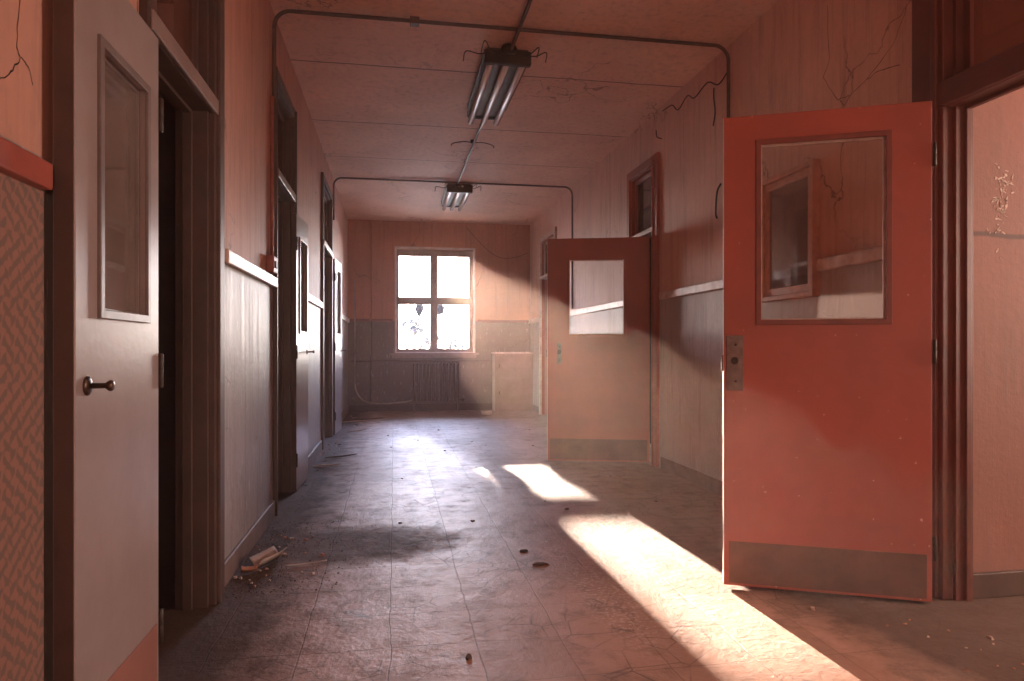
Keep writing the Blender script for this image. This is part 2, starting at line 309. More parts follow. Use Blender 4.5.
# ---------------------------------------------------------------- mesh helpers
class MB:
    def __init__(s): s.b = bmesh.new()
    def box(s, x0, x1, y0, y1, z0, z1, bev=0.0):
        v = [s.b.verts.new(p) for p in ((x0, y0, z0), (x1, y0, z0), (x1, y1, z0), (x0, y1, z0), (x0, y0, z1), (x1, y0, z1), (x1, y1, z1), (x0, y1, z1))]
        f = [s.b.faces.new([v[i] for i in q]) for q in ((3, 2, 1, 0), (4, 5, 6, 7), (0, 1, 5, 4), (1, 2, 6, 5), (2, 3, 7, 6), (3, 0, 4, 7))]
        if bev:
            ed = list({e for q in f for e in q.edges})
            bmesh.ops.bevel(s.b, geom=ed, offset=bev, segments=2, affect='EDGES', profile=0.5)
        return s
    def ring(s, a0, a1, c0, c1, b0, b1, d0, d1, y0, y1, bev=0.0):
        """flat plate x a0..a1, z c0..c1 with a hole x b0..b1, z d0..d1, y from y0 to y1"""
        def lo(y, r): return [s.b.verts.new((r[0], y, r[2])), s.b.verts.new((r[1], y, r[2])), s.b.verts.new((r[1], y, r[3])), s.b.verts.new((r[0], y, r[3]))]
        O = (a0, a1, c0, c1); I = (b0, b1, d0, d1)
        of, inf, ob, ib = lo(y0, O), lo(y0, I), lo(y1, O), lo(y1, I)
        for k in range(4):
            j = (k + 1) % 4
            s.b.faces.new((of[k], of[j], inf[j], inf[k])); s.b.faces.new((ob[j], ob[k], ib[k], ib[j]))
            s.b.faces.new((of[j], of[k], ob[k], ob[j])); s.b.faces.new((inf[k], inf[j], ib[j], ib[k]))
        if bev:
            ed = [e for e in s.b.edges if all(abs(v.co.y - y0) < 1e-6 for v in e.verts) or all(abs(v.co.y - y1) < 1e-6 for v in e.verts)]
            ed = [e for e in ed if (e.verts[0] in of + ob and e.verts[1] in of + ob) or (e.verts[0] in inf + ib and e.verts[1] in inf + ib)]
            bmesh.ops.bevel(s.b, geom=ed, offset=bev, segments=2, affect='EDGES', profile=0.5)
        return s
    def tube(s, pts, r, seg=10, cap=True):
        pts = [Vector(p) for p in pts]; rings = []
        up = None
        for i, p in enumerate(pts):
            t = (pts[min(i + 1, len(pts) - 1)] - pts[max(i - 1, 0)]).normalized()
            if up is None: up = Vector((0, 0, 1)) if abs(t.z) < 0.9 else Vector((1, 0, 0))
            a = t.cross(up).normalized(); up = a.cross(t).normalized()
            rr = r[i] if isinstance(r, (list, tuple)) else r
            rings.append([s.b.verts.new(p + (a * math.cos(q) + up * math.sin(q)) * rr) for q in [2 * math.pi * k / seg for k in range(seg)]])
        for A, B in zip(rings, rings[1:]):
            for k in range(seg):
                s.b.faces.new((A[k], A[(k + 1) % seg], B[(k + 1) % seg], B[k]))
        if cap: s.b.faces.new(rings[0][::-1]); s.b.faces.new(rings[-1])
        return s
    @staticmethod
    def smooth(pts, n=6):
        P = [Vector(p) for p in pts]; P = [P[0] * 2 - P[1]] + P + [P[-1] * 2 - P[-2]]; out = []
        for i in range(1, len(P) - 2):
            a, b_, c, d = P[i - 1:i + 3]
            for k in range(n):
                t = k / n; out.append(0.5 * ((2 * b_) + (c - a) * t + (2 * a - 5 * b_ + 4 * c - d) * t * t + (3 * b_ - a - 3 * c + d) * t ** 3))
        return out + [P[-2]]
    def lathe(s, org, axis, prof, seg=20):
        """prof: (distance along axis, radius) pairs"""
        org, axis = Vector(org), Vector(axis).normalized()
        pts = [org + axis * d for d, r in prof]; up = Vector((0, 0, 1)) if abs(axis.z) < 0.9 else Vector((1, 0, 0))
        a = axis.cross(up).normalized(); u = a.cross(axis).normalized(); rings = []
        for p, (d, r) in zip(pts, prof):
            rings.append([s.b.verts.new(p + (a * math.cos(q) + u * math.sin(q)) * max(r, 1e-4)) for q in [2 * math.pi * k / seg for k in range(seg)]])
        for A, B in zip(rings, rings[1:]):
            for k in range(seg): s.b.faces.new((A[k], A[(k + 1) % seg], B[(k + 1) % seg], B[k]))
        s.b.faces.new(rings[0][::-1]); s.b.faces.new(rings[-1]); return s
    def build(s, name, m, parent=None, smooth=False):
        bmesh.ops.recalc_face_normals(s.b, faces=s.b.faces)
        me = bpy.data.meshes.new(name); s.b.to_mesh(me); s.b.free(); me.materials.append(m)
        if smooth:
            for p in me.polygons: p.use_smooth = True
        o = bpy.data.objects.new(name, me); C.objects.link(o)
        if parent: o.parent = parent
        return o
def tag(o, label, cat, group=None, kind=None):
    o['label'] = label; o['category'] = cat
    if group: o['group'] = group
    if kind: o['kind'] = kind
    return o
def empty(name, loc=(0, 0, 0), rz=0.0):
    o = bpy.data.objects.new(name, None); C.objects.link(o); o.location = loc; o.rotation_euler = (0, 0, rz); o.empty_display_size = 0.1
    return o
def struct(o, label, cat): return tag(o, label, cat, kind='structure')
def arc(c, r, a0, a1, ex, ey, n=7):
    c, ex, ey = Vector(c), Vector(ex), Vector(ey)
    return [c + ex * (r * math.cos(a0 + (a1 - a0) * k / n)) + ey * (r * math.sin(a0 + (a1 - a0) * k / n)) for k in range(n + 1)]

XL, XR, YE, YB, H = -0.745, 2.30, 11.5, -4.0, 3.16
T = 0.12

# ---------------------------------------------------------------- shell
def wall_along_y(x0, x1, y0, y1, holes, name, m):
    """wall between x0 and x1 running along y, with holes (ya, yb, za, zb)"""
    b = MB(); y = y0
    for ya, yb, za, zb in sorted(holes):
        b.box(x0, x1, y, ya, 0, H)
        if za > 0: b.box(x0, x1, ya, yb, 0, za)
        b.box(x0, x1, ya, yb, zb, H); y = yb
    b.box(x0, x1, y, y1, 0, H)
    return b.build(name, m)
L_OPEN = [(2.25, 2.95, 2.74), (4.47, 5.20, 2.74), (7.34, 8.30, 2.80)]
TR = 0.08
R_OPEN = [(1.05, 2.50, 2.74), (5.80, 6.42, 2.70), (9.62, 10.55, 2.72)]
struct(wall_along_y(XL - T, XL, YB, 1.615, [], 'wall_left_front', M['wall_left']), 'salmon wall beyond the free edge of the mauve open door', 'wall')
struct(wall_along_y(XL - T, XL, 1.615, YE, [(a, b_, 0, t) for a, b_, t in L_OPEN], 'wall_left', M['wall_left']), 'left corridor wall, salmon above the rail and grey below', 'wall')
struct(wall_along_y(XR, XR + TR, YB, YE, [(a, b_, 0, t) for a, b_, t in R_OPEN], 'wall_right', M['wall_right']), 'right corridor wall, dusty pink above the rail and grey below', 'wall')
b = MB(); wx0, wx1, wz0, wz1 = 0.045, 1.32, 0.985, 2.70
b.box(XL - T, wx0, YE, YE + 0.24, 0, H).box(wx1, XR + TR, YE, YE + 0.24, 0, H).box(wx0, wx1, YE, YE + 0.24, 0, wz0).box(wx0, wx1, YE, YE + 0.24, wz1, H)
struct(b.build('wall_end', M['wall_end']), 'end wall around the bright window, orange above and grey brown below', 'wall')
struct(MB().box(-3.4, 5.4, YB - 0.2, YB, 0, H).build('wall_back', M['wall_left']), 'corridor wall behind the viewpoint', 'wall')
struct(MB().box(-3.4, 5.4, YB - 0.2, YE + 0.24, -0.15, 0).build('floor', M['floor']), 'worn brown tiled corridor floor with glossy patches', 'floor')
struct(MB().box(-3.4, 5.4, YB - 0.2, YE + 0.24, H, H + 0.15).build('ceiling', M['ceiling']), 'stained pinkish brown corridor ceiling', 'ceiling')
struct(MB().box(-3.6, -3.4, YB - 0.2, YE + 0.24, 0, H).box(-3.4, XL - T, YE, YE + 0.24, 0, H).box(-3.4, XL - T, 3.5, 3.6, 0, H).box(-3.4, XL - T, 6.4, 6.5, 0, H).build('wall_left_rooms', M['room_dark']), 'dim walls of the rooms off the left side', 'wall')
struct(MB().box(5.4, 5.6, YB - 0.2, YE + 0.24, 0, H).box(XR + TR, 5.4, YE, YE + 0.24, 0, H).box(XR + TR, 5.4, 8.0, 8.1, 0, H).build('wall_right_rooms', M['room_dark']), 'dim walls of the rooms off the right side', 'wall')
sr = struct(MB().box(XR + TR, 5.4, 2.505, 2.62, 0, H).build('wall_side_room', M['room_red']), 'red plaster wall seen through the near doorway', 'wall')
struct(MB().box(XR + TR + 0.001, 5.4, 2.483, 2.505, 0, 0.105, 0.004).build('baseboard_side_room', M['dark_wood']), 'dark baseboard of the red side room', 'baseboard')
struct(MB().box(XL, XL + 0.006, YB, 1.612, 0.0, 1.385).build('wall_left_papered', M['wallpaper']), 'brown and red damask wallpaper below the red rail', 'wall')

# paint flaked off the red room wall: a spray of pale scrapes
def blob(b, c, r, ax, ay, nrm, k=9, th=0.001):
    c, ax, ay, nrm = Vector(c), Vector(ax), Vector(ay), Vector(nrm)
    st = random.random() * 6.3; an = random.uniform(0, 3.14); el = random.uniform(1.2, 3.2)
    e1 = ax * math.cos(an) + ay * math.sin(an); e2 = ay * math.cos(an) - ax * math.sin(an)
    vs = []
    for i in range(k):
        t = st + 6.283 * i / k; q = r * random.uniform(0.6, 1.1)
        vs.append(c + e1 * (q * el * 0.6 * math.cos(t)) + e2 * (q / el * math.sin(t)) + nrm * th)
    top = [b.b.verts.new(v) for v in vs]; bot = [b.b.verts.new(v - nrm * th) for v in vs]
    b.b.faces.new(top); b.b.faces.new(bot[::-1])
    for i in range(k): b.b.faces.new((top[i], bot[i], bot[(i + 1) % k], top[(i + 1) % k]))
b = MB()
for k in range(70):
    z = random.gauss(1.66, 0.10); x = 2.535 + random.gauss(0, 0.024) + (0.02 if z > 1.7 else 0)
    blob(b, (x, 2.5045, z), random.uniform(0.003, 0.013), (1, 0, 0), (0, 0, 1), (0, -1, 0))
o = b.build('bare_plaster_patch', M['chip'], sr); o['label'] = 'pale scraped marks in the red plaster'

# long cracks in the plaster
def crack(side, pts, par, nm='plaster_crack'):
    b = MB(); X = XL + 0.0006 if side == 'L' else XR - 0.0006; s = 1 if side == 'L' else -1
    full = []
    for (y0, z0), (y1, z1) in zip(pts, pts[1:]):
        for k in range(5): full.append((y0 + (y1 - y0) * k / 5 + random.uniform(-1, 1) * 0.004, z0 + (z1 - z0) * k / 5 + random.uniform(-1, 1) * 0.004))
    full.append(pts[-1]); lo, hi = [], []
    for i, (y, z) in enumerate(full):
        a = full[max(i - 1, 0)]; c = full[min(i + 1, len(full) - 1)]; d = Vector((c[0] - a[0], c[1] - a[1])).normalized(); w_ = random.uniform(0.0008, 0.0022)
        lo.append(b.b.verts.new((X, y - d.y * w_, z + d.x * w_))); hi.append(b.b.verts.new((X, y + d.y * w_, z - d.x * w_)))
    for i in range(len(full) - 1): b.b.faces.new((lo[i], lo[i + 1], hi[i + 1], hi[i]))
    b.build(nm, M['black_iron'], par)
WL = bpy.data.objects['wall_left_front']; WR = bpy.data.objects['wall_right']; WM = bpy.data.objects['wall_left']
crack('L', [(1.53, 1.90), (1.528, 1.753), (1.517, 1.657), (1.532, 1.637), (1.498, 1.594), (1.44, 1.55)], WL)
crack('L', [(1.532, 1.637), (1.558, 1.636), (1.578, 1.60)], WL)
crack('L', [(2.160, 2.25), (2.165, 2.072), (2.171, 2.03), (2.157, 1.95)], WM)
crack('R', [(3.337, 2.90), (3.32, 2.595), (3.372, 2.518), (3.245, 2.353), (3.149, 2.344), (3.029, 2.375), (2.843, 2.467), (2.76, 2.60)], WR)
crack('R', [(3.029, 2.375), (2.93, 2.385), (2.80, 2.356)], WR)

# rails and baseboards
trim_n = [0]
def rail(x0, x1, y0, y1, z0, z1, m, label):
    trim_n[0] += 1
    struct(MB().box(x0, x1, y0, y1, z0, z1, 0.006).build('trim_%d' % trim_n[0], m), label, 'dado rail')
rail(XL, XL + 0.030, YB, 1.603, 1.385, 1.443, M['rail_red'], 'brick red dado rail over the damask wallpaper')
rail(XL, XL + 0.030, 3.17, 4.45, 1.425, 1.488, M['rail_pale'], 'pale dado rail below the switch box')
rail(XL, XL + 0.028, 5.72, 7.25, 1.455, 1.52, M['rail_pale'], 'pale dado rail between the second and third openings of the left wall')
rail(XL, XL + 0.028, 9.06, YE, 1.46, 1.53, M['rail_pale'], 'short dado rail running to the end wall on the left')
rail(XR - 0.030, XR, 2.70, 3.39, 1.468, 1.535, M['rail_pale'], 'short pale dado rail seen through the big red door beside the picture')
rail(XR - 0.030, XR, 3.95, 5.64, 1.468, 1.535, M['rail_pale'], 'pale dado rail running behind the big red door')
rail(XR - 0.028, XR, 6.55, 9.50, 1.468, 1.535, M['rail_pale'], 'pale dado rail seen through the farther red door')
rail(XR - 0.028, XR, 10.66, YE, 1.468, 1.535, M['rail_pale'], 'short dado rail running to the end wall on the right')
rail(XL, wx0 - 0.07, YE - 0.022, YE, 1.485, 1.53, M['rail_end'], 'faded red rail left of the end window')
rail(wx1 + 0.07, XR, YE - 0.022, YE, 1.485, 1.53, M['rail_end'], 'faded red rail right of the end window')
def base(side, x0, x1, y0, y1, n, label):
    struct(MB().box(x0, x1, y0, y1, 0, 0.105, 0.005).build('baseboard_%s_%d' % (side, n), M['baseboard']), label, 'baseboard')
base('left', XL, XL + 0.016, 3.11, 4.44, 1, 'baseboard of the wall piece with the switch box')
base('left', XL, XL + 0.016, 5.30, 7.25, 2, 'baseboard between the second and third left openings')
base('left', XL, XL + 0.016, 8.42, YE, 3, 'baseboard by the farthest left door')
base('right', XR - 0.016, XR, 2.68, 5.64, 1, 'baseboard behind the big red door')
base('right', XR - 0.016, XR, 6.55, 9.50, 2, 'baseboard beyond the farther red door')
base('right', XR - 0.016, XR, 10.66, YE, 3, 'baseboard by the far right corner')
struct(MB().box(XL + 0.016, XR - 0.016, YE - 0.018, YE, 0, 0.115, 0.004).build('baseboard_end', M['dark_wood']), 'dark baseboard under the radiator', 'baseboard')

# ---------------------------------------------------------------- door frames
def door_frame(n, side, ya, yb, head, bar, top, cn, cf, m, label, depth=T, proud=0.028, pane='glass_dim', mj=None):
    """casing, jamb lining, transom bar, transom sash and pane of the opening ya..yb; cn/cf casing widths near/far"""
    s = 1 if side == 'L' else -1
    X = XL if side == 'L' else XR
    mj = mj or m
    def bx(b, u0, u1, y0, y1, z0, z1, bev=0.0):          # u: distance from wall face into the corridor
        xs = sorted((X + s * u0, X + s * u1)); b.box(xs[0], xs[1], y0, y1, z0, z1, bev)
    r = empty('door_%d' % n, (X, (ya + yb) / 2, 0)); struct(r, label, 'door frame')
    def fin(b, nm, mm):
        o = b.build(nm, mm); o.parent = r; o.matrix_parent_inverse = Matrix.Translation(-Vector(r.location)); return o
    b = MB()
    bx(b, 0, proud, ya - cn, ya + 0.005, 0, top + 0.07, 0.004); bx(b, 0, proud, yb - 0.005, yb + cf, 0, top + 0.07, 0.004)
    bx(b, 0, proud - 0.002, ya, yb, top - 0.005, top + 0.07, 0.004)
    if cf > 0.1: bx(b, proud - 0.004, proud + 0.014, yb + cf * 0.12, yb + cf * 0.30, 0, top + 0.05, 0.005)
    if cn > 0.1: bx(b, proud - 0.004, proud + 0.014, ya - cn * 0.30, ya - cn * 0.12, 0, top + 0.05, 0.005)
    fin(b, 'casing', m)
    b = MB()
    bx(b, -depth, 0.003, ya, ya + 0.022, 0, top, 0.002); bx(b, -depth, 0.003, yb - 0.022, yb, 0, top, 0.002)
    bx(b, -depth, 0.003, ya + 0.022, yb - 0.022, top - 0.022, top, 0.002)
    bx(b, -depth * 0.75, -depth * 0.45, ya + 0.022, ya + 0.036, 0, head, 0.002); bx(b, -depth * 0.75, -depth * 0.45, yb - 0.036, yb - 0.022, 0, head, 0.002)
    fin(b, 'jamb', mj)
    b = MB(); bx(b, proud - 0.012, proud + 0.008, ya - min(0.05, cn * 0.8), yb + min(0.05, cf * 0.8), head, bar, 0.005); fin(b, 'transom_bar', m)
    b = MB(); bx(b, -depth, proud - 0.012, ya + 0.003, yb - 0.003, head, bar - 0.003, 0.004); bx(b, -depth * 0.75, -depth * 0.45, ya + 0.036, yb - 0.036, head - 0.014, head + 0.002, 0.002)
    fin(b, 'header', mj)
    b = MB(); f = 0.035; u0, u1 = -0.07, -0.03
    bx(b, u0, u1, ya + 0.022, ya + 0.022 + f, bar, top - 0.022, 0.003); bx(b, u0, u1, yb - 0.022 - f, yb - 0.022, bar, top - 0.022, 0.003)
    bx(b, u0, u1, ya + 0.022 + f, yb - 0.022 - f, bar, bar + f, 0.003); bx(b, u0, u1, ya + 0.022 + f, yb - 0.022 - f, top - 0.022 - f, top - 0.022, 0.003)
    fin(b, 'transom_sash', mj)
    b = MB(); bx(b, -0.053, -0.048, ya + 0.05, yb - 0.05, bar + 0.03, top - 0.05)
    fin(b, 'transom_pane', M[pane])
    return r
door_frame(1, 'L', 2.25, 2.95, 2.005, 2.068, 2.74, 0.07, 0.155, M['dark_wood'], 'dark doorway with mauve transom bar beside the open mauve door')
door_frame(2, 'L', 4.47, 5.20, 2.120, 2.175, 2.74, 0.02, 0.12, M['dark_wood'], 'second dark doorway of the left wall with transom window')
door_frame(3, 'L', 7.34, 8.30, 2.120, 2.180, 2.80, 0.05, 0.10, M['dark_wood'], 'third dark doorway of the left wall with transom window')
door_frame(4, 'R', 1.05, 2.50, 2.055, 2.160, 2.74, 0.12, 0.17, M['red_trim'], 'dark red doorway beside the big red door', proud=0.05, depth=TR)
door_frame(5, 'R', 5.80, 6.42, 2.090, 2.130, 2.70, 0.11, 0.06, M['rust_paint'], 'rust red doorway with transom window behind the farther red door', depth=TR)
door_frame(6, 'R', 9.62, 10.55, 2.130, 2.170, 2.72, 0.09, 0.09, M['rail_pale'], 'far right doorway with pale trim near the end wall', depth=TR)
for o in bpy.data.objects:
    if o.name.startswith('transom_bar') and o.parent and o.parent.name in ('door_1', 'door_2', 'door_3'):
        o.data.materials[0] = M['mauve_trim']; o['label'] = 'mauve grey transom bar'
    if o.name.startswith('jamb') and o.parent and o.parent.name == 'door_6': o.data.materials[0] = M['rust_paint']
d6 = bpy.data.objects['door_6']
o = MB().box(XR + 0.04, XR + 0.079, 9.644, 10.526, 0.01, 2.125, 0.003).build('closed_panel', M['rust_paint']); o.parent = d6; o.matrix_parent_inverse = Matrix.Translation(-Vector(d6.location))

# ---------------------------------------------------------------- open glazed doors
def glazed_door(hinge, free, z0, z1, th, win, kick, mats, label, side=1, edge=None, knob=None, lock=None, hinges=True):
    """leaf from hinge (x,y) to free (x,y); front face on that line, thickness th to the other side.
    local x runs hinge -> free, front normal is -y when side=1. win: (x0,x1,z0,z1) in local x"""
    hx, hy = hinge; fx, fy = free
    W = math.hypot(fx - hx, fy - hy); rz = math.atan2(fy - hy, fx - hx)
    r = empty('glazed_door', (hx, hy, z0), rz); tag(r, label, 'door', kind='thing')
    Hh = z1 - z0; y0, y1 = (0, th) if side == 1 else (-th, 0)
    a0, a1, c0, c1 = win; c0 -= z0; c1 -= z0
    MB().ring(0, W, 0, Hh, a0, a1, c0, c1, y0, y1, 0.0025).build('door_panel', mats['panel'], r)
    if mats is mauve and kick is None:
        MB().box(-0.003, 0, y0 + 0.001, y1 - 0.001, 0.002, Hh - 0.002).build('door_edge', M['dark_wood'], r)['label'] = 'door edge painted dark for its shade'  # shade of the backlit hinge edge, painted on as a dark strip
    if edge:
        MB().box(W, W + 0.003, y0 + 0.003, y1 - 0.003, 0.002, Hh - 0.002).build('door_edge', edge, r)['label'] = 'pale bare edge of the door' if edge == M['edge_wood'] else 'door edge painted dark for its shade'  # the dark variant carries the backlit edge's shade in its colour
    fr = y0 if side == 1 else y1; bk = y1 if side == 1 else y0; s = -1 if side == 1 else 1
    for f, q, nm in ((fr, s, 'glazing_bead'), (bk, -s, 'glazing_bead')):
        b = MB(); ys = sorted((f - q * 0.001, f + q * 0.009))
        b.ring(a0 - 0.016, a1 + 0.016, c0 - 0.016, c1 + 0.016, a0 + 0.006, a1 - 0.006, c0 + 0.006, c1 - 0.006, ys[0], ys[1], 0.002)
        b.build(nm, mats['bead'], r)
    m_ = (y0 + y1) / 2
    b = MB(); b.ring(a0, a1, c0, c1, a0 + 0.012, a1 - 0.012, c0 + 0.012, c1 - 0.012, m_ - 0.006, m_ + 0.006).build('rebate', mats['rebate'], r)
    MB().box(a0 + 0.008, a1 - 0.008, m_ - 0.002, m_ + 0.002, c0 + 0.008, c1 - 0.008).build('glass_pane', mats['glass'], r)
    if kick:
        for f, q in ((fr, s), (bk, -s)):
            ys = sorted((f, f + q * 0.0025))
            MB().box(0.02, W - 0.02, ys[0], ys[1], 0.012, kick - z0, 0.0008).build('kick_plate', mats['kick'], r)
    if hinges:
        for hz in (0.22, Hh * 0.5, Hh - 0.22):
            b = MB(); b.lathe((-0.008, fr + s * 0.004, hz - 0.05), (0, 0, 1), [(0, 0.004), (0.003, 0.007), (0.05, 0.007), (0.051, 0.0065), (0.052, 0.007), (0.097, 0.007), (0.1, 0.004)], 12)
            b.build('hinge', M['black_iron'], r, True)
    if knob:
        kx, kz, L = knob; kz -= z0
        b = MB(); b.lathe((kx, fr, kz), (0, s, 0), [(0, 0.022), (0.003, 0.022), (0.006, 0.017), (0.009, 0.008)], 20); ro = b.build('rosette', M['brass'], r, True)
        b = MB(); b.lathe((kx, fr + s * 0.010, kz), (0, s, 0), [(0, 0.0065), (L * 0.62, 0.006), (L * 0.70, 0.009), (L * 0.80, 0.0125), (L * 0.92, 0.0125), (L * 0.98, 0.010), (L, 0.005)], 20); b.build('knob', M['brass'], ro, True)
    if lock:
        lx, lz, w_, h_ = lock; lz -= z0
        b = MB(); ys = sorted((fr, fr + s * 0.006)); b.box(lx - w_ / 2, lx + w_ / 2, ys[0], ys[1], lz - h_ / 2, lz + h_ / 2, 0.0025)
        lo = b.build('lock_plate', M['steel'], r)
        b = MB(); b.lathe((lx, fr + s * 0.005, lz + 0.01), (0, s, 0), [(0, 0.016), (0.004, 0.016), (0.006, 0.011), (0.003, 0.006)], 20); b.build('cylinder_rim', M['black_iron'], lo, True)
        for dz in (h_ * 0.33, -h_ * 0.33):
            b = MB(); b.lathe((lx - 0.004, fr + s * 0.005, lz + dz), (0, s, 0), [(0, 0.006), (0.003, 0.006), (0.004, 0.003)], 12); b.build('screw', M['black_iron'], lo, True)
        MB().box(W + 0.002, W + 0.012, m_ - 0.009, m_ + 0.009, lz - 0.035, lz + 0.035, 0.002).build('latch', M['steel'], r)
    return r
red = dict(panel=M['red_paint'], bead=M['bead_dark'], rebate=M['rail_pale'], glass=M['glass_door'], kick=M['kick_red'])
rust = dict(panel=M['rust_paint'], bead=M['rust_paint'], rebate=M['rail_pale'], glass=M['glass_door'], kick=M['kick_red'])
mauve = dict(panel=M['mauve_paint'], bead=M['bead_mauve'], rebate=M['bead_mauve'], glass=M['glass_dusty'], kick=M['kick_mauve'])
# the big red door (free edge at 1.427, 2.795)
glazed_door((2.165, 2.455), (1.427, 2.795), 0.012, 2.06, 0.045, (0.165, 0.665, 1.165, 1.935), 0.205, red,
            'large bright red glazed door with steel lock plate, standing open beside the near doorway', side=-1,
            edge=M['edge_wood'], lock=(0.768, 0.985, 0.070, 0.24))
# the farther red door
glazed_door((2.288, 5.90), (1.40, 6.17), 0.012, 2.06, 0.045, (0.225, 0.735, 1.17, 1.865), 0.215, rust,
            'rust red glazed door farther down the corridor, standing open across it with its window glowing', side=-1,
            edge=M['edge_wood'], lock=(0.82, 1.0, 0.045, 0.19), knob=(0.82, 1.02, 0.055))
# mauve door folded back on the wall
glazed_door((-0.680, 2.150), (-0.680, 1.618), -0.0 + 0.012, 1.955, 0.045, (0.105, 0.405, 1.135, 1.765), 0.25, mauve,
            'mauve grey glazed door with brass knob folded back flat against the wall', side=-1, knob=(0.475, 0.965, 0.046), edge=M['dark_wood'])
glazed_door((-0.700, 5.17), (-0.676, 5.66), 0.012, 2.03, 0.038, (0.12, 0.41, 1.17, 1.86), None, mauve,
            'narrow mauve glazed door folded back beyond the second left doorway', side=1, knob=(0.43, 1.02, 0.05))
glazed_door((-0.695, 8.42), (-0.662, 9.00), 0.012, 2.12, 0.045, (0.14, 0.46, 1.22, 2.0), None, mauve,
            'farthest mauve glazed door folded back near the end of the left wall', side=1, knob=(0.53, 1.02, 0.05))

# ---------------------------------------------------------------- end window
wr = struct(empty('window_1', (0.68, YE, 0.985)), 'bright four pane window in the end wall', 'window')
def wp(b, nm, m, par=wr):
    o = b.build(nm, m); o.parent = par; o.matrix_parent_inverse = Matrix.Translation(-Vector(wr.location)); return o
b = MB(); b.ring(0.012, 1.355, 0.955, 2.735, wx0, wx1, wz0, wz1, YE - 0.022, YE + 0.002, 0.004); wp(b, 'casing', M['window_edge'])
b = MB(); b.ring(wx0, wx1, wz0, wz1, 0.075, 1.262, 1.03, 2.60, YE + 0.06, YE + 0.13, 0.003)
b.box(0.612, 0.718, YE + 0.055, YE + 0.135, 1.02, 2.61, 0.003).box(0.07, 1.265, YE + 0.058, YE + 0.132, 1.79, 1.895, 0.003); wp(b, 'window_frame', M['window_paint'])
for x0, x1, z0, z1 in ((0.072, 0.614, 1.027, 1.792), (0.716, 1.265, 1.027, 1.792), (0.072, 0.614, 1.893, 2.603), (0.716, 1.265, 1.893, 2.603)):
    b = MB(); b.ring(x0, x1, z0, z1, x0 + 0.012, x1 - 0.012, z0 + 0.012, z1 - 0.012, YE + 0.075, YE + 0.115, 0.002)
    sa = wp(b, 'sash', M['window_paint'])
    b = MB(); b.box(x0 + 0.01, x1 - 0.01, YE + 0.093, YE + 0.097, z0 + 0.01, z1 - 0.01); o = b.build('pane', M['glass']); o.parent = sa
b = MB(); b.box(-0.075, 1.41, YE - 0.075, YE + 0.07, 0.935, 0.968, 0.006); b.box(-0.03, 1.37, YE - 0.03, YE, 0.885, 0.935, 0.004); wp(b, 'window_sill', M['window_paint'])

# ---------------------------------------------------------------- radiator under the window
rad = tag(empty('radiator', (0.69, YE - 0.14, 0)), 'old ribbed cast iron radiator under the end window', 'radiator')
def section():
    b = MB()
    for dy in (-0.055, 0.0, 0.055):
        b.tube([(0, dy, 0.17), (0, dy, 0.20), (0, dy, 0.76), (0, dy, 0.79)], [0.012, 0.016, 0.016, 0.012], 8)
    b.box(-0.02, 0.02, -0.07, 0.07, 0.165, 0.215, 0.012); b.box(-0.02, 0.02, -0.07, 0.07, 0.755, 0.81, 0.016)
    return b.build('section', M['radiator'], rad, True)
s0 = section()
for k in range(13):
    o = s0 if k == 0 else s0.copy()
    if k: C.objects.link(o); o.parent = rad
    o.location = (-0.366 + 0.061 * k, 0, 0)
for sx_ in (-0.366, 0.366):
    MB().box(sx_ - 0.012, sx_ + 0.012, -0.05, 0.05, 0.0, 0.17, 0.004).build('foot', M['radiator'], rad)
b = MB(); b.lathe((0.40, 0, 0.19), (1, 0, 0), [(0, 0.012), (0.03, 0.012), (0.032, 0.022), (0.06, 0.022), (0.065, 0.010)], 12); b.build('valve', M['black_iron'], rad, True)

def pipe(name, pts, r, m, label, group=None, seg=10):
    b = MB(); b.tube(pts, r, seg); o = b.build(name, m, None, True); return tag(o, label, 'pipe' if 'pipe' in name else 'conduit', group)
yp = YE - 0.05
pts = [(-0.63, yp, 2.17), (-0.63, yp, 0.46)] + arc((-0.36, yp, 0.46), 0.27, math.pi, 1.5 * math.pi, (1, 0, 0), (0, 0, 1.15), 9) + [(-0.1, yp - 0.03, 0.135), (0.20, yp - 0.06, 0.165), (0.29, yp - 0.08, 0.19)]
pipe('curved_pipe', pts, 0.013, M['pipe_pale'], 'pale pipe bending down the end wall to the radiator foot')
pipe('riser_pipe', [(-0.375, YE - 0.021, 0.125), (-0.375, YE - 0.021, 3.14)], 0.016, M['wall_end'], 'thick vertical pipe on the end wall left of the window')
pipe('heating_pipe', [(-0.70, YE - 0.03, 0.835), (1.60, YE - 0.03, 0.835)], 0.010, M['conduit'], 'thin level pipe across the end wall above the radiator')

# ---------------------------------------------------------------- enamel cabinet in the corner
cb = tag(empty('cabinet', (2.0, 11.13, 0)), 'low pale enamelled cabinet in the corner by the window', 'cabinet')
MB().box(-0.355, 0.28, 0.012, 0.365, 0.0, 0.955, 0.008).build('body', M['cabinet'], cb)
MB().box(-0.37, 0.29, -0.005, 0.367, 0.957, 0.982, 0.006).build('top', M['rail_pale'], cb)
for z0_, z1_ in ((0.06, 0.555), (0.575, 0.94)):
    dr = MB().box(-0.34, 0.265, -0.004, 0.011, z0_, z1_, 0.004).build('front_panel', M['cabinet'], cb)
    MB().box(-0.30, -0.28, -0.016, -0.003, (z0_ + z1_) / 2 - 0.03, (z0_ + z1_) / 2 + 0.03, 0.003).build('handle', M['steel'], dr)

